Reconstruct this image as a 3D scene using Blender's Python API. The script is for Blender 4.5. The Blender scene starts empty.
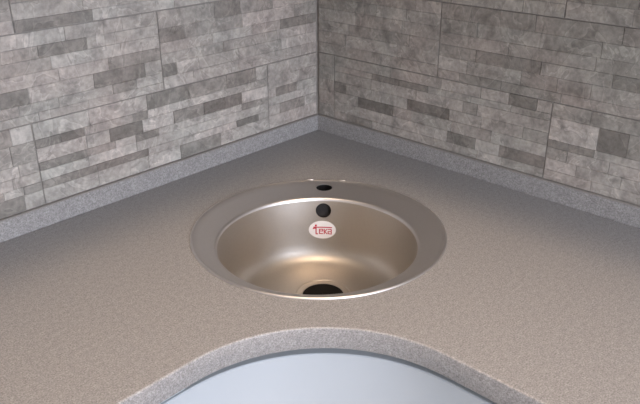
import bpy, bmesh, math, random
from mathutils import Vector, Matrix
random.seed(7)
S = bpy.context.scene
C = S.collection
Z0 = 0.90                      # height of the worktop surface above the floor
PI = math.pi

# ------------------------------------------------------------------ camera
F_PX, YAW, PITCH, ROLL = 720.17, 0.7540, 0.4359, -0.0041
fw = Vector((math.cos(PITCH)*math.cos(YAW), math.cos(PITCH)*math.sin(YAW), -math.sin(PITCH)))
r0 = Vector((math.sin(YAW), -math.cos(YAW), 0)); u0 = r0.cross(fw)
rr = math.cos(ROLL)*r0 + math.sin(ROLL)*u0; uu = rr.cross(fw)
cam = bpy.data.objects.new('camera', bpy.data.cameras.new('camera'))
C.objects.link(cam)
M = Matrix((rr, uu, -fw)).transposed().to_4x4()
M.translation = Vector((-1.3193, -1.2457, 0.6322 + Z0))
cam.matrix_world = M
cam.data.sensor_fit = 'HORIZONTAL'; cam.data.sensor_width = 36
cam.data.lens = F_PX*36/640
cam.data.clip_start = 0.02
S.camera = cam

# ------------------------------------------------------------------ world, lights, exposure
w = bpy.data.worlds.new('world'); S.world = w; w.use_nodes = True
bg = w.node_tree.nodes['Background']
bg.inputs[0].default_value = (0.62, 0.74, 1.0, 1); bg.inputs[1].default_value = 1.0
def area(name, loc, aim, sx, sy, power, col):
    l = bpy.data.lights.new(name, 'AREA'); l.shape = 'RECTANGLE'; l.size = sx; l.size_y = sy
    l.energy = power; l.color = col
    o = bpy.data.objects.new(name, l); C.objects.link(o)
    o.location = loc; o.rotation_euler = (Vector(aim)-Vector(loc)).to_track_quat('-Z', 'Y').to_euler()
    return o
# daylight entering by the kitchen window in the wall opposite the left tiled wall
area('window_daylight', (-1.45, -3.38, 1.65), (-1.45, 0, 1.3), 1.5, 1.25, 98, (0.80, 0.855, 1.0))
# warm ceiling lamp; the wall cabinets keep its light off the tiles and the back of the worktop
pl = bpy.data.lights.new('ceiling_lamp_light', 'POINT'); pl.energy = 29; pl.color = (1.0, 0.75, 0.53); pl.shadow_soft_size = 0.14
po = bpy.data.objects.new('ceiling_lamp_light', pl); C.objects.link(po); po.location = (-0.79, -0.82, 2.38)
vs = S.view_settings
vs.view_transform = 'Standard'; vs.look = 'None'; vs.gamma = 1; vs.use_curve_mapping = False
vs.exposure = 0.10

# ------------------------------------------------------------------ materials
def mat(name, rough=0.5, metal=0.0, col=(0.8, 0.8, 0.8)):
    m = bpy.data.materials.new(name); m.use_nodes = True
    b = m.node_tree.nodes['Principled BSDF']
    b.inputs['Base Color'].default_value = (*col, 1); b.inputs['Roughness'].default_value = rough
    b.inputs['Metallic'].default_value = metal
    return m, m.node_tree, b
def N(nt, t, **kw):
    n = nt.nodes.new(t)
    for k, v in kw.items():
        if k in n.inputs: n.inputs[k].default_value = v
        else: setattr(n, k, v)
    return n
def ramp(nt, stops):
    r = nt.nodes.new('ShaderNodeValToRGB'); e = r.color_ramp.elements
    e[0].position, e[0].color = stops[0][0], (*stops[0][1], 1)
    e[1].position, e[1].color = stops[-1][0], (*stops[-1][1], 1)
    for p, c in stops[1:-1]:
        x = e.new(p); x.color = (*c, 1)
    return r
def g(v): return (v, v, v)
def pos(nt): return nt.nodes.new('ShaderNodeNewGeometry').outputs['Position']
def mixc(nt, a, b, fac, mode='MIX'):
    m = nt.nodes.new('ShaderNodeMix'); m.data_type = 'RGBA'; m.blend_type = mode
    for s, v in ((m.inputs[0], fac), (m.inputs[6], a), (m.inputs[7], b)):
        if hasattr(v, 'is_linked'): nt.links.new(v, s)
        elif isinstance(v, tuple): s.default_value = (*v, 1)
        else: s.default_value = v
    return m.outputs[2]
def bump(nt, b, h, strength, dist):
    n = nt.nodes.new('ShaderNodeBump'); n.inputs['Strength'].default_value = strength; n.inputs['Distance'].default_value = dist
    nt.links.new(h, n.inputs['Height']); nt.links.new(n.outputs[0], b.inputs['Normal'])

# stone-look glaze: the tone of each piece comes from its object colour
m_stone, nt, b = mat('stone_glaze', 0.55)
oi = N(nt, 'ShaderNodeObjectInfo')
p = pos(nt)
n1 = N(nt, 'ShaderNodeTexNoise', Scale=26.0, Detail=6.0, Roughness=0.62, Distortion=0.6); nt.links.new(p, n1.inputs['Vector'])
r1 = ramp(nt, [(0.28, g(0.60)), (0.5, g(1.0)), (0.72, g(1.25))]); nt.links.new(n1.outputs[0], r1.inputs[0])
n2 = N(nt, 'ShaderNodeTexNoise', Scale=11.0, Detail=3.0, Roughness=0.5, Distortion=1.6); nt.links.new(p, n2.inputs['Vector'])
r2 = ramp(nt, [(0.45, g(1.0)), (0.495, g(1.28)), (0.505, g(0.84)), (0.55, g(1.0))]); nt.links.new(n2.outputs[0], r2.inputs[0])
n3 = N(nt, 'ShaderNodeTexNoise', Scale=140.0, Detail=3.0); nt.links.new(p, n3.inputs['Vector'])
r3 = ramp(nt, [(0.3, g(0.82)), (0.7, g(1.14))]); nt.links.new(n3.outputs[0], r3.inputs[0])
n4 = N(nt, 'ShaderNodeTexNoise', Scale=6.0, Detail=2.0); nt.links.new(p, n4.inputs['Vector'])
r4 = ramp(nt, [(0.35, (0.97, 1.0, 0.99)), (0.65, (1.03, 0.99, 0.97))]); nt.links.new(n4.outputs[0], r4.inputs[0])
c = mixc(nt, oi.outputs['Color'], r1.outputs[0], 1.0, 'MULTIPLY')
c = mixc(nt, c, r2.outputs[0], 0.8, 'MULTIPLY'); c = mixc(nt, c, r3.outputs[0], 1.0, 'MULTIPLY'); c = mixc(nt, c, r4.outputs[0], 1.0, 'MULTIPLY')
nt.links.new(c, b.inputs['Base Color'])
bump(nt, b, n1.outputs[0], 0.25, 0.003)

m_tile, nt, b = mat('tile_body', 0.6, col=(0.34, 0.315, 0.285))
m_grout, nt, b = mat('grout_wall', 0.8, col=(0.25, 0.235, 0.22))
n = N(nt, 'ShaderNodeTexNoise', Scale=90.0); nt.links.new(pos(nt), n.inputs['Vector'])
r = ramp(nt, [(0.3, (0.25, 0.225, 0.20)), (0.7, (0.32, 0.29, 0.26))]); nt.links.new(n.outputs[0], r.inputs[0]); nt.links.new(r.outputs[0], b.inputs['Base Color'])

m_paint, nt, b = mat('wall_paint', 0.7, col=(0.62, 0.58, 0.52))
n = N(nt, 'ShaderNodeTexNoise', Scale=60.0); nt.links.new(pos(nt), n.inputs['Vector']); bump(nt, b, n.outputs[0], 0.1, 0.002)
m_ceil, nt, b = mat('ceiling_paint', 0.8, col=(0.75, 0.72, 0.68))
m_floor, nt, b = mat('floor_tile', 0.4, col=(0.40, 0.34, 0.28))
n = N(nt, 'ShaderNodeTexNoise', Scale=9.0, Detail=5.0); nt.links.new(pos(nt), n.inputs['Vector'])
r = ramp(nt, [(0.3, (0.32, 0.26, 0.21)), (0.7, (0.46, 0.39, 0.32))]); nt.links.new(n.outputs[0], r.inputs[0]); nt.links.new(r.outputs[0], b.inputs['Base Color'])

# speckled laminate of the worktop
m_lam, nt, b = mat('speckled_laminate', 0.42)
p = pos(nt)
n1 = N(nt, 'ShaderNodeTexNoise', Scale=430.0, Detail=2.0, Roughness=0.6); nt.links.new(p, n1.inputs['Vector'])
r1 = ramp(nt, [(0.30, (0.185, 0.172, 0.163)), (0.45, (0.28, 0.266, 0.255)), (0.56, (0.325, 0.309, 0.297)), (0.72, (0.43, 0.412, 0.398))])
nt.links.new(n1.outputs[0], r1.inputs[0])
n2 = N(nt, 'ShaderNodeTexNoise', Scale=120.0, Detail=2.0); nt.links.new(p, n2.inputs['Vector'])
r2 = ramp(nt, [(0.3, g(0.90)), (0.7, g(1.10))]); nt.links.new(n2.outputs[0], r2.inputs[0])
c = mixc(nt, r1.outputs[0], r2.outputs[0], 1.0, 'MULTIPLY'); nt.links.new(c, b.inputs['Base Color'])
bump(nt, b, n1.outputs[0], 0.08, 0.0006)
m_chip, nt, b = mat('chipboard', 0.8, col=(0.42, 0.31, 0.20))
n = N(nt, 'ShaderNodeTexNoise', Scale=200.0); nt.links.new(pos(nt), n.inputs['Vector'])
r = ramp(nt, [(0.3, (0.30, 0.21, 0.13)), (0.7, (0.52, 0.40, 0.27))]); nt.links.new(n.outputs[0], r.inputs[0]); nt.links.new(r.outputs[0], b.inputs['Base Color'])

# brushed stainless steel
def steel(name, col, rough, aniso=0.0):
    m, nt, b = mat(name, rough, 1.0, col)
    n = N(nt, 'ShaderNodeTexNoise', Scale=260.0, Detail=2.0); nt.links.new(pos(nt), n.inputs['Vector'])
    r = ramp(nt, [(0.3, g(rough-0.05)), (0.7, g(rough+0.06))]); nt.links.new(n.outputs[0], r.inputs[0]); nt.links.new(r.outputs[0], b.inputs['Roughness'])
    bump(nt, b, n.outputs[0], 0.03, 0.0004)
    b.inputs['Anisotropic'].default_value = aniso
    return m
m_steel = steel('brushed_steel', (0.52, 0.48, 0.43), 0.46)
m_rim = steel('satin_steel_rim', (0.70, 0.665, 0.64), 0.42)
m_dark, nt, b = mat('dark_plastic_and_shade', 0.75, col=(0.022, 0.018, 0.016))
m_white, nt, b = mat('white_lacquer', 0.22, col=(0.47, 0.50, 0.52))
n = N(nt, 'ShaderNodeTexNoise', Scale=3.0); nt.links.new(pos(nt), n.inputs['Vector'])
r = ramp(nt, [(0.3, g(0.19)), (0.7, g(0.26))]); nt.links.new(n.outputs[0], r.inputs[0]); nt.links.new(r.outputs[0], b.inputs['Roughness'])
m_carc, nt, b = mat('cabinet_board_shaded', 0.5, col=(0.06, 0.062, 0.066))  # near-black: shadow of the gap under the worktop put into the board colour
m_alu, nt, b = mat('brushed_aluminium', 0.3, 1.0, (0.7, 0.7, 0.71))
m_stick, nt, b = mat('sticker_paper', 0.4, col=(0.80, 0.76, 0.73))
m_red, nt, b = mat('sticker_ink', 0.4, col=(0.50, 0.035, 0.055))
m_sil, nt, b = mat('sealant', 0.45, col=(0.34, 0.31, 0.28))
m_frame, nt, b = mat('window_paint', 0.4, col=(0.8, 0.8, 0.8))

# ------------------------------------------------------------------ helpers
def obj(name, bm, m, parent=None, smooth=None):
    me = bpy.data.meshes.new(name)
    bmesh.ops.recalc_face_normals(bm, faces=bm.faces)
    bm.to_mesh(me); bm.free(); me.materials.append(m)
    if smooth is not None:
        for f in me.polygons: f.use_smooth = True
        me.set_sharp_from_angle(angle=math.radians(smooth))
    o = bpy.data.objects.new(name, me); C.objects.link(o)
    if parent: o.parent = parent; o.matrix_parent_inverse = parent.matrix_world.inverted()
    return o
def empty(name, loc):
    o = bpy.data.objects.new(name, None); C.objects.link(o); o.location = loc
    o.matrix_world = Matrix.Translation(loc); o.empty_display_size = 0.05
    return o
def tag(o, label, cat, group=None):
    o['label'] = label; o['category'] = cat
    if group: o['group'] = group
    return o
def struct(o): o['kind'] = 'structure'; return o
def box(bm, x0, x1, y0, y1, z0, z1, bev=0.0):
    m = Matrix.LocRotScale(((x0+x1)/2, (y0+y1)/2, (z0+z1)/2), None, (abs(x1-x0), abs(y1-y0), abs(z1-z0)))
    d = bmesh.ops.create_cube(bm, size=1.0, matrix=m)
    if bev:
        ed = list({e for v in d['verts'] for e in v.link_edges})
        bmesh.ops.bevel(bm, geom=ed, offset=bev, segments=2, affect='EDGES', profile=0.5)
    return bm
def boxobj(name, m, parent, *a, bev=0.0):
    return obj(name, box(bmesh.new(), *a, bev=bev), m, parent)
def rings(bm, ringlist, closed=True):
    """ringlist: lists of Vectors (same length); quads between neighbours, closed around and (optionally) end to end"""
    vr = [[bm.verts.new(p) for p in r] for r in ringlist]
    k = len(vr)
    for i in range(k if closed else k-1):
        a, c2 = vr[i], vr[(i+1) % k]; n = len(a)
        for j in range(n):
            bm.faces.new((a[j], a[(j+1) % n], c2[(j+1) % n], c2[j]))
    return bm

# ------------------------------------------------------------------ room shell
RX, RY, HC = -3.3, -3.4, 2.55
WT = 0.0072                                # wall face stands behind the tile faces
bm = bmesh.new(); box(bm, RX-0.1, 0.112, RY-0.1, 0.112, -0.1, 0.0); struct(obj('floor', bm, m_floor))
bm = bmesh.new(); box(bm, RX-0.1, 0.112, RY-0.1, 0.112, HC, HC+0.1); struct(obj('ceiling', bm, m_ceil))
wall_l = struct(boxobj('wall_left', m_grout, None, RX, 0.112, WT, 0.112, 0, HC))
wall_r = struct(boxobj('wall_right', m_grout, None, WT, 0.112, RY, WT, 0, HC))
struct(boxobj('wall_far_left', m_paint, None, RX-0.1, RX, RY, 0.112, 0, HC))
# wall with the window, behind the viewer
wx0, wx1, wz0, wz1 = -2.25, -0.65, 0.98, 2.32
bm = bmesh.new()
box(bm, RX-0.1, wx0, RY-0.1, RY, 0, HC); box(bm, wx1, 0.112, RY-0.1, RY, 0, HC)
box(bm, wx0, wx1, RY-0.1, RY, 0, wz0); box(bm, wx0, wx1, RY-0.1, RY, wz1, HC)
struct(obj('wall_behind', bm, m_paint))
win = struct(empty('window_1', (-1.45, RY-0.05, wz0)))
for a in ((wx0, wx0+.06, RY-.08, RY-.03, wz0, wz1), (wx1-.06, wx1, RY-.08, RY-.03, wz0, wz1), (wx0+.06, wx1-.06, RY-.08, RY-.03, wz0, wz0+.06), (wx0+.06, wx1-.06, RY-.08, RY-.03, wz1-.06, wz1), (-1.48, -1.42, RY-.08, RY-.03, wz0+.06, wz1-.06)):
    boxobj('window_frame', m_frame, win, *a, bev=0.004)

# ------------------------------------------------------------------ tiled walls: tile > stone
HU, HT = 0.0424, 0.1638                     # upstand height, tile row pitch
JG = 0.0018                                 # joint
def tone(t, warm=0.0):
    """0 = dark taupe ... 1 = pale grey"""
    t = min(1.1, max(0, t)); v = 0.175 + 0.29*t
    return (v*(1.0+0.03*warm), v*(0.90+0.018*t), v*(0.79+0.045*t), 1)
def wall_pt(side, u, d, z):                 # u along the wall from the corner, d out of the wall
    return Vector((-u, -d, z)) if side == 'L' else Vector((-d, -u, z))
def stone(side, u0, u1, z0, z1, parent, t):
    """one split-face piece: irregular outline, chamfered edges, slightly tilted face"""
    rn = random.uniform
    base, top = -0.0060, rn(-0.0042, -0.0034)
    k = min(0.0008, (u1-u0)*0.1)
    gp = 0.0001
    cor = [(u0+gp+rn(0, k), z0+gp+rn(0, .0003)), (u1-gp-rn(0, k), z0+gp+rn(0, .0003)), (u1-gp-rn(0, k), z1-gp-rn(0, .0003)), (u0+gp+rn(0, k), z1-gp-rn(0, .0003))]
    mid = []
    for i in range(4):                       # a middle point on each long side for a broken edge
        a, c2 = cor[i], cor[(i+1) % 4]; mid.append(a)
        if i in (0, 2):
            f = rn(.3, .7); mid.append((a[0]+(c2[0]-a[0])*f, a[1]+(c2[1]-a[1])*f + rn(-.0004, .0004)))
    cx = sum(q[0] for q in mid)/len(mid); cz = sum(q[1] for q in mid)/len(mid)
    bm = bmesh.new()
    ch = 0.0003
    A = [wall_pt(side, q[0], base, q[1]) for q in mid]
    B = [wall_pt(side, q[0], top-ch, q[1]) for q in mid]
    D = []
    for q in mid:
        du = math.copysign(ch, cx-q[0]) if abs(cx-q[0]) > 2*ch else 0
        dz = math.copysign(ch, cz-q[1])
        D.append(wall_pt(side, q[0]+du, top+rn(-.0004, .0005), q[1]+dz))
    vs_ = [[bm.verts.new(x) for x in r] for r in (A, B, D)]
    n = len(mid)
    for i in range(2):
        for j in range(n): bm.faces.new((vs_[i][j], vs_[i][(j+1) % n], vs_[i+1][(j+1) % n], vs_[i+1][j]))
    ctr = bm.verts.new(wall_pt(side, cx, top+rn(.0000, .0010), cz))
    for j in range(n): bm.faces.new((vs_[2][j], vs_[2][(j+1) % n], ctr))
    o = obj('stone', bm, m_stone, parent)
    o.color = tone(t, random.uniform(-.6, .8))
    return o
DEF = [0, .16, .29, .42, .56, .70, .82, 1.0]
def tile(side, ua, ub, row, strips=None, base=0.62, spread=0.16):
    """strips: [(f0, f1, [(u0, u1, tone), ...]), ...]; gaps along a strip are filled with random pieces"""
    z0 = Z0+HU+row*HT+JG/2; z1 = z0+HT-JG
    ua, ub = min(ua, ub)+JG/2, max(ua, ub)-JG/2
    par = wall_l if side == 'L' else wall_r
    a = wall_pt(side, ua, -0.0070, z0); c2 = wall_pt(side, ub, -0.0056, z1)
    t = boxobj('tile', m_tile, par, a.x, c2.x, a.y, c2.y, a.z, c2.z)
    if strips is None:
        j = [f if i in (0, 7) else f+random.uniform(-.035, .035) for i, f in enumerate(DEF)]
        strips = [(j[i], j[i+1], []) for i in range(7)]
    for f0, f1, st in strips:
        za, zb = z0+f0*(z1-z0), z0+f1*(z1-z0)
        x = ua
        segs = []
        for (s0, s1, tn) in sorted(st)+[(ub, ub, None)]:
            s0, s1 = max(ua, min(s0, ub)), max(ua, min(s1, ub))
            if s0-x < 0.018: s0 = x if s1 > x else s0
            while s0-x > 1e-4:
                l = random.uniform(.07, .19)
                if s0-x-l < .045: l = s0-x
                tt = random.choices([base+random.uniform(-spread, spread), base-.42, base+.22], [.80, .07, .13])[0]
                segs.append((x, x+l, tt)); x += l
            if tn is not None and s1-x > .006: segs.append((x, s1, tn)); x = s1
        if segs and ub-x > 1e-4: segs[-1] = (segs[-1][0], ub, segs[-1][2])
        for s in segs: stone(side, s[0], s[1], za, zb, t, s[2])

# positions read off the photograph: pixel column on a strip -> distance from the corner
f_, cw = F_PX, M.translation - Vector((0, 0, Z0))
def px_u(side, x, frac, row=0):
    z = HU+HT*(row+frac); lo, hi = 0.0, 1.6
    for _ in range(40):
        m_ = (lo+hi)/2; P = (Vector((-m_, 0, z)) if side == 'L' else Vector((0, -m_, z)))-cw
        X = 320+f_*P.dot(rr)/P.dot(fw)
        if (X > x) == (side == 'L'): lo = m_
        else: hi = m_
    return (lo+hi)/2
def S_(side, row, f0, f1, items):
    out = []
    for (xa, xb, tn) in items:
        a, b_ = px_u(side, xa, (f0+f1)/2, row), px_u(side, xb, (f0+f1)/2, row)
        out.append((min(a, b_), max(a, b_), tn))
    return (f0, f1, out)
D1, D2, MD, P1, P2 = 0.02, 0.16, 0.32, 0.75, 0.92       # dark ... pale
LB = [0, .19, .29, .42, .52, .69, .80, 1.0]
L_main = [
    S_('L', 0, LB[0], LB[1], [(46, 100, P1), (100, 150, P1), (150, 182, P2), (182, 222, MD), (222, 272, P1)]),
    S_('L', 0, LB[1], LB[2], [(46, 98, D2), (98, 150, D2), (150, 195, P1), (195, 238, P2), (238, 260, D2), (260, 272, .6)]),
    S_('L', 0, LB[2], LB[3], [(44, 90, P1), (90, 138, P2), (138, 200, P1), (200, 240, P2), (240, 272, P1)]),
    S_('L', 0, LB[3], LB[4], [(42, 88, D2), (88, 117, .38), (117, 137, P1), (137, 160, D2), (160, 205, P1), (205, 243, P1), (243, 263, MD)]),
    S_('L', 0, LB[4], LB[5], [(40, 88, P1), (88, 111, .7), (111, 144, D1), (144, 175, P2), (175, 205, MD), (205, 243, D1), (243, 264, P2)]),
    S_('L', 0, LB[5], LB[6], [(36, 62, D2), (62, 86, D1), (86, 134, .6), (134, 149, MD), (149, 190, P2), (190, 226, P1), (226, 272, .55)]),
    S_('L', 0, LB[6], LB[7], [(32, 90, P1), (90, 148, P1), (148, 190, D2), (190, 228, MD), (228, 257, D2), (257, 272, .7)])]
L_corner = [
    S_('L', 0, 0, .20, [(272, 318, P1)]), S_('L', 0, .20, .36, [(270, 281, .7), (281, 306, MD), (306, 318, .7)]),
    S_('L', 0, .36, .48, [(270, 296, .75), (296, 318, .85)]), S_('L', 0, .48, .62, [(270, 277, .7), (277, 298, D2), (298, 318, .65)]),
    S_('L', 0, .62, .80, [(270, 300, .7), (300, 318, .55)]), S_('L', 0, .80, 1.0, [(270, 318, .6)])]
L_outer = [
    S_('L', 0, 0, .19, [(-40, 26, D2), (26, 48, P1)]), S_('L', 0, .19, .29, [(-40, 5, .5), (5, 25, P1), (25, 47, MD)]),
    S_('L', 0, .29, .42, [(-40, 14, P1), (14, 46, .6)]), S_('L', 0, .42, .56, [(-40, 20, P1), (20, 44, .65)]),
    S_('L', 0, .56, .80, [(-20, 12, .62), (12, 42, .40)]), S_('L', 0, .80, 1.0, [(-30, 12, MD), (12, 34, P2)])]
tile('L', 0.0, .171, 0, L_corner); tile('L', .171, .763, 0, L_main); tile('L', .763, 1.355, 0, L_outer)
L2a = [S_('L', 1, 0, .10, [(40, 90, .6), (90, 165, .7)]), S_('L', 1, .10, .22, [(20, 60, .6), (60, 114, .65), (114, 138, MD), (138, 165, .7)]),
       S_('L', 1, .22, .40, [(-40, 0, .6), (0, 30, D2), (30, 95, .65), (95, 146, D2), (146, 165, .6)]),
       S_('L', 1, .40, .55, [(-30, 60, .68), (60, 110, .75), (110, 165, MD)]), S_('L', 1, .55, .70, []), S_('L', 1, .70, .84, []), S_('L', 1, .84, 1, [])]
L2b = [S_('L', 1, 0, .16, [(165, 195, .8), (195, 240, .65), (240, 318, .6)]), S_('L', 1, .16, .32, [(164, 178, D2), (178, 200, .8), (200, 240, .6)]),
       S_('L', 1, .32, .46, []), S_('L', 1, .46, .60, []), S_('L', 1, .60, .78, []), S_('L', 1, .78, 1, [])]
tile('L', 0.0, .467, 1, L2b); tile('L', .467, 1.059, 1, L2a); tile('L', 1.059, 1.651, 1); tile('L', 1.651, 2.1, 1); tile('L', 1.355, 1.947, 0)
for row in (2,):
    off = .171
    us = [0.0]+[off+.592*k for k in range(4) if 0 < off+.592*k < 2.1]
    for a, c2 in zip(us, us[1:]): tile('L', a, c2, row)

RB = [0, .12, .28, .44, .60, .76, .85, 1.0]
R_main = [
    S_('R', 0, RB[0], RB[1], [(333, 346, .55), (346, 371, MD), (371, 420, .72), (420, 476, .62), (476, 500, .8), (500, 541, .6)]),
    S_('R', 0, RB[1], RB[2], [(333, 358, .5), (358, 392, .66), (392, 446, .78), (446, 474, D2), (474, 498, .75), (498, 541, D2)]),
    S_('R', 0, RB[2], RB[3], [(333, 357, .55), (357, 392, D1), (392, 410, .45), (410, 450, .6), (450, 490, .52), (490, 541, .68)]),
    S_('R', 0, RB[3], RB[4], [(333, 345, D2), (345, 372, .55), (372, 406, .66), (406, 448, D1), (448, 480, .6), (480, 522, .58), (522, 543, .38)]),
    S_('R', 0, RB[4], RB[5], [(333, 370, .5), (370, 415, .62), (415, 462, .66), (462, 476, MD), (476, 543, .62)]),
    S_('R', 0, RB[5], RB[6], [(333, 371, .5), (371, 398, D2), (398, 427, D2), (427, 470, .62), (470, 510, .58), (510, 543, .42)]),
    S_('R', 0, RB[6], RB[7], [(333, 390, .45), (390, 440, .5), (440, 480, .62), (480, 508, .6), (508, 536, D1), (536, 552, .5)])]
R_corner = [(0, .2, [(0, .06, .45)]), (.2, .42, [(0, .06, .5)]), (.42, .6, [(0, .06, .42)]), (.6, .8, [(0, .06, .46)]), (.8, 1, [(0, .06, .42)])]
R_outer = [
    S_('R', 0, 0, .13, [(541, 590, .66), (590, 640, .7)]), S_('R', 0, .13, .28, [(541, 575, .8), (575, 620, .66), (620, 690, .74)]),
    S_('R', 0, .28, .43, [(541, 566, .45), (566, 608, .7), (608, 660, .62)]), S_('R', 0, .43, .53, [(541, 567, D2), (567, 593, D2), (593, 640, .6)]),
    S_('R', 0, .53, .82, [(541, 597, .82), (597, 627, D1), (627, 660, MD)]), S_('R', 0, .82, 1.0, [(541, 590, .42), (590, 660, .40)])]
tile('R', 0, .054, 0, R_corner); tile('R', .054, .639, 0, R_main); tile('R', .639, 1.224, 0, R_outer)
R2a = [S_('R', 1, 0, .16, [(318, 380, .45), (380, 440, .5)]), S_('R', 1, .16, .34, []), S_('R', 1, .34, .5, []), S_('R', 1, .5, .68, []), S_('R', 1, .68, .84, []), S_('R', 1, .84, 1, [])]
R2b = [S_('R', 1, 0, .12, [(441, 458, .55), (458, 500, .28), (500, 560, .35), (560, 640, .45)]), S_('R', 1, .12, .30, [(441, 466, .7), (466, 520, .5), (520, 556, .3), (556, 590, .42), (590, 640, .45)]),
       S_('R', 1, .30, .46, [(441, 475, .4), (475, 540, .2), (540, 612, .45), (612, 660, D2)]), S_('R', 1, .46, .62, []), S_('R', 1, .62, .8, []), S_('R', 1, .8, 1, [])]
tile('R', 0, .362, 1, R2a, .46, .1); tile('R', .362, .947, 1, R2b, .46, .1); tile('R', .947, 1.532, 1, None, .5, .12); tile('R', 1.532, 2.1, 1, None, .5, .12); tile('R', 1.224, 1.809, 0, None, .5, .12)
for row in (2,):
    off = .054
    us = [0.0]+[off+.585*k for k in range(4) if 0 < off+.585*k < 2.1]
    for a, c2 in zip(us, us[1:]): tile('R', a, c2, row, None, .5, .12)

# ------------------------------------------------------------------ worktop with cut-out, front edge, upstands
XR, YL, RC, TH = -0.585, -0.548, 0.256, 0.0385
LX, LY = -2.1, -2.1                          # far ends of the two arms
AC = Vector((XR-RC, YL-RC))                  # centre of the concave corner curve
def front_path(off, n=40):
    """front line from the end of the right arm round to the end of the left arm; off > 0 lies behind the front face"""
    pts = [Vector((XR+off, LY))]
    for i in range(n+1):
        a = PI/2*i/n; pts.append(AC+(RC+off)*Vector((math.cos(a), math.sin(a))))
    pts.append(Vector((LX, YL+off)))
    return pts
AX = math.radians(39.7); ax = Vector((math.cos(AX), math.sin(AX)))         # axis of the sink, towards the corner
SC = Vector((-0.4267, -0.4033)); RS = 0.2435                                  # sink rim centre, radius
SB = SC-0.0405*ax                                                            # bowl centre
top = empty('kitchen_worktop', (-0.35, -0.35, Z0-TH))
tag(top, 'speckled grey-beige corner worktop with a curved inner front edge', 'worktop')
EB = 0.003
bm = bmesh.new()
outer = [Vector((0.0, 0.0)), Vector((0.0, LY))]+front_path(EB)+[Vector((LX, 0.0))]
hole = [SC+0.231*Vector((math.cos(2*PI*i/96), math.sin(2*PI*i/96))) for i in range(96)]
def loop(pts, z):
    v = [bm.verts.new((q.x, q.y, z)) for q in pts]
    return v, [bm.edges.new((v[i], v[(i+1) % len(v)])) for i in range(len(v))]
for z in (Z0, Z0-TH):
    vo, eo = loop(outer, z); vh, eh = loop(hole, z)
    bmesh.ops.triangle_fill(bm, use_beauty=True, edges=eo+eh)
    if z == Z0: keep = (vo, vh)
    else:
        for a, b_ in ((keep[0], vo), (keep[1], vh)):
            for i in range(len(a)):
                f = bm.faces.new((a[i], a[(i+1) % len(a)], b_[(i+1) % len(a)], b_[i]))
                if a is keep[1]: f.material_index = 1
obj('surface', bm, m_lam, top).data.materials.append(m_dark)      # cut-out edge coloured black for the shade inside the tap hole
# front edge band: rounded upper arris
prof = [(EB, 0.0)]+[(0.003*(1-math.sin(a)), -0.003*(1-math.cos(a))) for a in (0.0, .4, .8, 1.2, PI/2)][1:]+[(0.0, -TH+.002), (.001, -TH), (EB, -TH)]
rl = []
for d, z in prof: rl.append([Vector((q.x, q.y, Z0+z)) for q in front_path(d)])
bm = bmesh.new(); vv = [[bm.verts.new(q) for q in r] for r in rl]
k = len(vv)
for i in range(k):
    a, b_ = vv[i], vv[(i+1) % k]
    for j in range(len(a)-1): bm.faces.new((a[j], a[j+1], b_[j+1], b_[j]))
bm.faces.new([r[0] for r in vv]); bm.faces.new([r[-1] for r in vv])
obj('front_edge', bm, m_lam, top, 40)

def upstand(side, length, label):
    d = 0.0045 if side == 'L' else 0.0045
    e = empty('upstand', wall_pt(side, length/2, 0, Z0))
    tag(e, label, 'upstand')
    s0 = 0.0 if side == 'L' else d
    a, c2 = wall_pt(side, s0, -0.0066, Z0+.0003), wall_pt(side, length, d-.001, Z0+HU-.0022)
    boxobj('strip', m_lam, e, a.x, c2.x, a.y, c2.y, a.z, c2.z, bev=.0008)
    a, c2 = wall_pt(side, s0, -0.004, Z0+HU-.0020), wall_pt(side, length, d-.0028, Z0+HU-.0006)
    boxobj('sealant', m_sil, e, a.x, c2.x, a.y, c2.y, a.z, c2.z)
upstand('L', 2.0, 'pale lit laminate upstand strip along the foot of the lighter tiled wall')
upstand('R', 2.0, 'dim laminate upstand strip along the foot of the darker, browner tiled wall')

# ------------------------------------------------------------------ round sink
sink = empty('round_sink', (SC.x, SC.y, Z0))
tag(sink, 'round stainless steel sink with offset bowl, set into the corner worktop', 'sink')
NS = 160
def ring(off, r, z, lat=0.0):
    c0 = SC-off*ax+lat*Vector((ax.y, -ax.x))
    return [Vector((c0.x+r*math.cos(2*PI*i/NS), c0.y+r*math.sin(2*PI*i/NS), Z0+z)) for i in range(NS)]
def boolean_cut(o, cutters):
    for c_ in cutters:
        md = o.modifiers.new('cut', 'BOOLEAN'); md.operation = 'DIFFERENCE'; md.object = c_; md.solver = 'EXACT'
    bpy.context.view_layer.update()
    me = bpy.data.meshes.new_from_object(o.evaluated_get(bpy.context.evaluated_depsgraph_get()))
    o.modifiers.clear(); o.data = me
    for f in me.polygons: f.use_smooth = True
    me.set_sharp_from_angle(angle=math.radians(35))
    for c_ in cutters: bpy.data.objects.remove(c_)
def cyl(name, m, a, b_, r, n=48, parent=None):
    d = Vector(b_)-Vector(a)
    bm = bmesh.new()
    bmesh.ops.create_cone(bm, cap_ends=True, segments=n, radius1=r, radius2=r, depth=d.length, matrix=Matrix.Translation((Vector(a)+Vector(b_))/2) @ d.to_track_quat('Z', 'Y').to_matrix().to_4x4())
    return obj(name, bm, m, parent, 40)
BO = 0.0405
upper = [(0, .2435, .0006), (0, .2432, .0016), (0, .2422, .0027), (0, .2404, .0033), (0, .2386, .0030), (0, .2374, .0022), (0, .2362, .0014),
         (BO*.25, .2258, .0013), (BO*.5, .2145, .0013), (BO*.75, .2030, .0014), (BO, .1920, .0016), (BO, .1902, .0014), (BO, .1886, .0006), (BO, .1874, -.0008), (BO, .1865, -.0028), (BO, .1860, -.0050)]
lower = [(o_, r-.0007 if i > 9 else r-.0004, z-.0008) for i, (o_, r, z) in enumerate(upper)]
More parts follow.
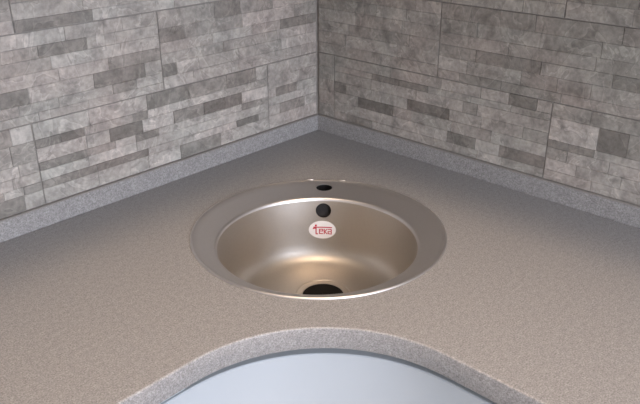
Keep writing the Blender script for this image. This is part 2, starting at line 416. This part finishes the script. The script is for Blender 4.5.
lower = [(o_, r+(.0012 if i > 9 else 0), max(z, .00015) if i < 10 else z-.0003) for i, (o_, r, z) in enumerate(lower)]
rim = obj('rim', rings(bmesh.new(), [ring(*t) for t in upper]+[ring(*t) for t in reversed(lower)]), m_rim, sink, 50)
TP = SC+0.2015*ax
boolean_cut(rim, [cyl('cutter', m_dark, (TP.x, TP.y, Z0-.05), (TP.x, TP.y, Z0+.05), .0172)])
# bowl: (offset along axis, radius, height)
DS = BO-0.046                                # drain sits a little behind the bowl's middle
bp = [(BO, .1860, -.0050), (BO, .1848, -.020), (BO, .1832, -.040), (BO, .1814, -.060), (BO, .1792, -.080), (BO, .1762, -.098), (BO-.001, .1720, -.112), (BO-.002, .1655, -.1235), (BO-.004, .1560, -.1315), (BO-.008, .1420, -.1370), (BO-.014, .1210, -.1402, .001), (BO-.024, .0950, -.1424, .004), (BO-.034, .0740, -.1438, .006), (DS, .0570, -.1449, .008),
      (DS, .0548, -.1453, .008), (DS, .0535, -.1465, .008), (DS, .0470, -.1472, .008), (DS, .0420, -.1478, .008)]
bp = [t if len(t) == 4 else (*t, 0.0) for t in bp]
inner = [ring(*t) for t in bp]
outr = []
for i, (o_, r, z, lt) in enumerate(bp):
    a = bp[max(0, i-1)]; b_ = bp[min(len(bp)-1, i+1)]
    tx, tz = b_[1]-a[1], b_[2]-a[2]; l = math.hypot(tx, tz)
    outr.append(ring(o_, r-tz/l*.0012, z+tx/l*.0012, lt))
bowl = obj('bowl', rings(bmesh.new(), inner+outr[::-1]), m_steel, sink, 50)
def bowl_at(th, z):
    """point and normal on the inside of the bowl at polar angle th (from the sink axis) and height z"""
    for a, b_ in zip(bp, bp[1:]):
        if a[2] >= z >= b_[2]:
            f = (a[2]-z)/(a[2]-b_[2]); o_ = a[0]+(b_[0]-a[0])*f; r = a[1]+(b_[1]-a[1])*f
            sl = (a[1]-b_[1])/(a[2]-b_[2]); break
    d = Vector((math.cos(AX+th), math.sin(AX+th)))
    c0 = SC-o_*ax
    nrm = Vector((-d.x, -d.y, sl)).normalized()
    return Vector((c0.x+d.x*r, c0.y+d.y*r, Z0+z)), nrm
pt, nn = bowl_at(-.008, -.0262)
boolean_cut(bowl, [cyl('cutter', m_dark, pt-nn*.03, pt+nn*.03, .0163)])
# what shows through the overflow: the plastic overflow elbow behind the bowl
bm = bmesh.new()
def circ(c0, n0, r, n=40):
    q = n0.to_track_quat('Z', 'Y')
    return [c0+q @ Vector((r*math.cos(2*PI*i/n), r*math.sin(2*PI*i/n), 0)) for i in range(n)]
c0 = pt-nn*.0014
rs = [circ(c0, nn, .021), circ(c0-nn*.014, nn, .021), circ(c0-nn*.014, nn, .0005), circ(c0-nn*.012, nn, .0005), circ(c0-nn*.012, nn, .0185), circ(c0, nn, .0185)]
obj('overflow_elbow', rings(bm, rs), m_dark, sink, 40)['label'] = 'dark plastic overflow outlet behind the round hole'
# drain
DC = SC-DS*ax+.008*Vector((ax.y, -ax.x)); DZ = -.0075
drain = obj('drain', rings(bmesh.new(), [[Vector((DC.x+r*math.cos(2*PI*i/72), DC.y+r*math.sin(2*PI*i/72), Z0+z+DZ)) for i in range(72)] for r, z in
      ((.0530, -.1388), (.0500, -.1382), (.0440, -.1387), (.0415, -.1395), (.0410, -.1440), (.0425, -.1440), (.0440, -.1394), (.0500, -.1390))]), m_steel, sink, 40)
drain['label'] = 'steel drain ring in the bowl floor'
cup = obj('drain_cup', rings(bmesh.new(), [[Vector((DC.x+r*math.cos(2*PI*i/72), DC.y+r*math.sin(2*PI*i/72), Z0+z+DZ)) for i in range(72)] for r, z in
      ((.0409, -.1395), (.0400, -.175), (.0300, -.188), (.0100, -.192), (.0005, -.192), (.0005, -.194), (.0110, -.194), (.0320, -.190), (.0418, -.176), (.0418, -.1445), (.0409, -.1445))]), m_dark, drain, 40)
# two small highlights on the back edge of the rim, shaped as raised nibs
for dth in (-.155, .135):
    d = Vector((math.cos(AX+dth), math.sin(AX+dth))); q = SC+.2412*d; tn = Vector((-d.y, d.x))
    bm = bmesh.new()
    mtx = Matrix.Translation((q.x, q.y, Z0+.0034)) @ Matrix.Rotation(math.atan2(tn.y, tn.x), 4, 'Z') @ Matrix.Diagonal((.0080, .0020, .0013, 1))
    bmesh.ops.create_uvsphere(bm, u_segments=16, v_segments=8, radius=1.0, matrix=mtx)
    obj('rim_glint_nib', bm, m_rim, sink, 60)

# oval paper sticker with red lettering on the back of the bowl, following its curve
ZS = -.0693; AS, BS = .0285, .0205
def on_bowl(u, v, lift):
    z = ZS+v*.965
    P, n = bowl_at(-u/.177+.004, z)
    return P+n*lift
bm = bmesh.new()
ctr = bm.verts.new(on_bowl(0, 0, .0007)); prev = None; rgs = []
for k in range(1, 6):
    rgs.append([bm.verts.new(on_bowl(AS*k/5*math.cos(2*PI*i/48), BS*k/5*math.sin(2*PI*i/48), .0007)) for i in range(48)])
rgs.append([bm.verts.new(on_bowl(AS*math.cos(2*PI*i/48), BS*math.sin(2*PI*i/48), .0001)) for i in range(48)])
for i in range(48):
    bm.faces.new((ctr, rgs[0][i], rgs[0][(i+1) % 48]))
    for a, b_ in zip(rgs, rgs[1:]): bm.faces.new((a[i], a[(i+1) % 48], b_[(i+1) % 48], b_[i]))
sticker = obj('sticker', bm, m_stick, sink, 60)
sticker['label'] = 'small white oval sticker with red lettering'
def stroke(bm, pts, wd):
    """thick polyline in sticker space, draped on the bowl"""
    for (a, b_) in zip(pts, pts[1:]):
        a, b_ = Vector(a), Vector(b_); d = (b_-a); l = d.length; d.normalize(); n = Vector((-d.y, d.x))*wd/2
        a2, b2 = a-d*wd*.35, b_+d*wd*.35
        k = max(1, int(l/.004)+1)
        for lo, hi in ((.0007, .0010),):
            row = []
            for i in range(k+1):
                q = a2+(b2-a2)*i/k
                row.append([bm.verts.new(on_bowl((q+s*n).x, (q+s*n).y, h)) for s, h in ((1, lo), (1, hi), (-1, hi), (-1, lo))])
            for r_, t_ in zip(row, row[1:]):
                for j in range(4): bm.faces.new((r_[j], r_[(j+1) % 4], t_[(j+1) % 4], t_[j]))
            bm.faces.new(row[0]); bm.faces.new(row[-1])
u_ = .00102                                 # unit of the lettering
def let(name, strokes, wd=2.6):
    bm = bmesh.new()
    for s in strokes: stroke(bm, [(x*u_, y*u_) for x, y in s], wd*u_)
    o = obj(name, bm, m_red, sticker); return o
let('letter_t', [[(-18, 5.6), (19, 5.6)], [(-13, 5), (-13, -9)], [(-13, -9.5), (-10, -9.5)], [(-19, 2.5), (-13, 4.0)]], 2.3)
let('letter_t_dot', [[(-13.8, 9.6), (-12.8, 9.6)]], 4.4)
let('letter_e', [[(-6, -3), (1, -3)], [(-6, 1), (1, 1), (1, -3)], [(-6, 1), (-6, -9), (1, -9)]], 1.9)
let('letter_k', [[(4, 1.5), (4, -9.5)], [(9.5, 1), (5, -4)], [(5, -4), (9.5, -9)]], 1.9)
let('letter_a', [[(12, 1), (18.5, 1), (18.5, -9.5)], [(18.5, -4), (12, -4), (12, -9), (18.5, -9)]], 1.9)

# ------------------------------------------------------------------ base cabinets under the worktop
ZB = Z0-TH
PL = 0.10                                    # plinth height
def arc_panel(name, off0, off1, z0, z1, a0, a1, m, parent, ext0=0.0, ext1=0.0, n=32, bev=.002):
    """vertical curved panel following the inner corner curve; off = distance behind the worktop front"""
    def path(off):
        p = []
        if ext0: q = AC+(RC+off)*Vector((1, 0)); p.append(Vector((q.x, q.y-ext0)))
        for i in range(n+1):
            a = a0+(a1-a0)*i/n; p.append(AC+(RC+off)*Vector((math.cos(a), math.sin(a))))
        if ext1: q = AC+(RC+off)*Vector((0, 1)); p.append(Vector((q.x-ext1, q.y)))
        return p
    prof = [(off0, z0+bev), (off0, z1-bev), (off0+bev*.4, z1-bev*.4), (off0+bev, z1), (off1, z1), (off1, z0), (off0+bev, z0), (off0+bev*.4, z0+bev*.4)]
    bm = bmesh.new(); vv = [[bm.verts.new((q.x, q.y, z)) for q in path(o_)] for o_, z in prof]
    k = len(vv)
    for i in range(k):
        a, b_ = vv[i], vv[(i+1) % k]
        for j in range(len(a)-1): bm.faces.new((a[j], a[j+1], b_[j+1], b_[j]))
    bm.faces.new([r[0] for r in vv]); bm.faces.new([r[-1] for r in vv])
    return obj(name, bm, m, parent, 30)
cc = empty('corner_cabinet', (-0.5, -0.5, 0))
tag(cc, 'white corner base cabinet with a curved door beneath the sink', 'cabinet')
IN = 0.020
EXT = 0.26; EXR = 0.22
d_ = arc_panel('door', IN, IN+.019, PL+.01, ZB-.0248, 0, PI/2, m_white, cc, ext0=EXR, ext1=EXT)
arc_panel('carcass_front', IN+.0205, IN+.036, PL, ZB-.001, 0, PI/2, m_carc, cc, ext0=EXR, ext1=EXT)
boxobj('filler_rail', m_white, cc, -1.09, -.842, YL+.0235, YL+.0395, ZB-.0235, ZB-.0085, bev=.001)['label'] = 'short pale filler rail above the door'
arc_panel('plinth', IN+.05, IN+.066, 0, PL-.001, 0, PI/2, m_white, cc, ext0=EXR, ext1=EXT)
# unit on each side
def side_unit(side, length, label, ztop, inset):
    e = empty('base_cabinet', (0, 0, 0)); tag(e, label, 'cabinet')
    s = RC+(EXT if side == 'L' else EXR)+.0012
    if side == 'L':
        x1, x0 = XR-s, XR-s-length; yf = YL+inset
        boxobj('door', m_white, e, x0, x1, yf, yf+.019, PL+.01, ztop, bev=.0025)
        boxobj('body', m_carc, e, x0, x1, yf+.0205, -.03, PL, ZB-.001)
        boxobj('plinth', m_white, e, x0, x1, yf+.05, yf+.066, 0, PL-.001)
        h = obj('handle', box(box(box(bmesh.new(), x0+.10, x0+.25, yf-.030, yf-.020, ztop-.075, ztop-.063, .003), x0+.115, x0+.125, yf-.021, yf+.001, ztop-.074, ztop-.064), x0+.225, x0+.235, yf-.021, yf+.001, ztop-.074, ztop-.064), m_alu, bpy.data.objects[e.children[0].name] if e.children else e)
    else:
        y1, y0 = YL-s, YL-s-length; xf = XR+inset
        boxobj('door', m_white, e, xf, xf+.019, y0, y1, PL+.01, ztop, bev=.0025)
        boxobj('body', m_carc, e, xf+.0205, -.03, y0, y1, PL, ZB-.001)
        boxobj('plinth', m_white, e, xf+.05, xf+.066, y0, y1, 0, PL-.001)
    return e
side_unit('L', 0.60, 'white base cabinet under the worktop arm along the lighter tiled wall', ZB-.0248, .020)
side_unit('R', 0.60, 'white base cabinet under the worktop arm along the darker, browner tiled wall', ZB-.0248, .020)

# ------------------------------------------------------------------ wall cabinets above the tiles
WB, WD, WH = Z0+0.50, 0.36, 0.72
def wall_unit(side, u0_, u1_, label):
    e = empty('wall_cabinet', wall_pt(side, (u0_+u1_)/2, 0, WB)); tag(e, label, 'cabinet')
    def bx(name, m, par, ua, ub, d0, d1, za, zb, bev=0.0):
        a, c2 = wall_pt(side, ua, d0, za), wall_pt(side, ub, d1, zb)
        return boxobj(name, m, par, min(a.x, c2.x), max(a.x, c2.x), min(a.y, c2.y), max(a.y, c2.y), za, zb, bev=bev)
    bx('body', m_white, e, u0_, u1_, .006, WD-.021, WB, WB+WH)
    h = (u1_-u0_)/2
    for k in range(2):
        d = bx('door', m_white, e, u0_+k*h+.0015, u0_+(k+1)*h-.0015, WD-.019, WD, WB+.001, WB+WH-.001, .002)
        c_ = u0_+h+(-.04 if k == 0 else .04)
        bx('handle', m_alu, d, c_-.006, c_+.006, WD+.0002, WD+.022, WB+.05, WB+.19, .003)
wall_unit('L', .02, .80, 'pale wall cabinet over the lighter tiled wall, next to the corner')
wall_unit('L', .803, 1.60, 'pale wall cabinet over the lighter tiled wall, second from the corner')
wall_unit('R', .385, 1.00, 'pale wall cabinet over the darker tiled wall, next to the corner')
wall_unit('R', 1.003, 1.60, 'pale wall cabinet over the darker tiled wall, second from the corner')
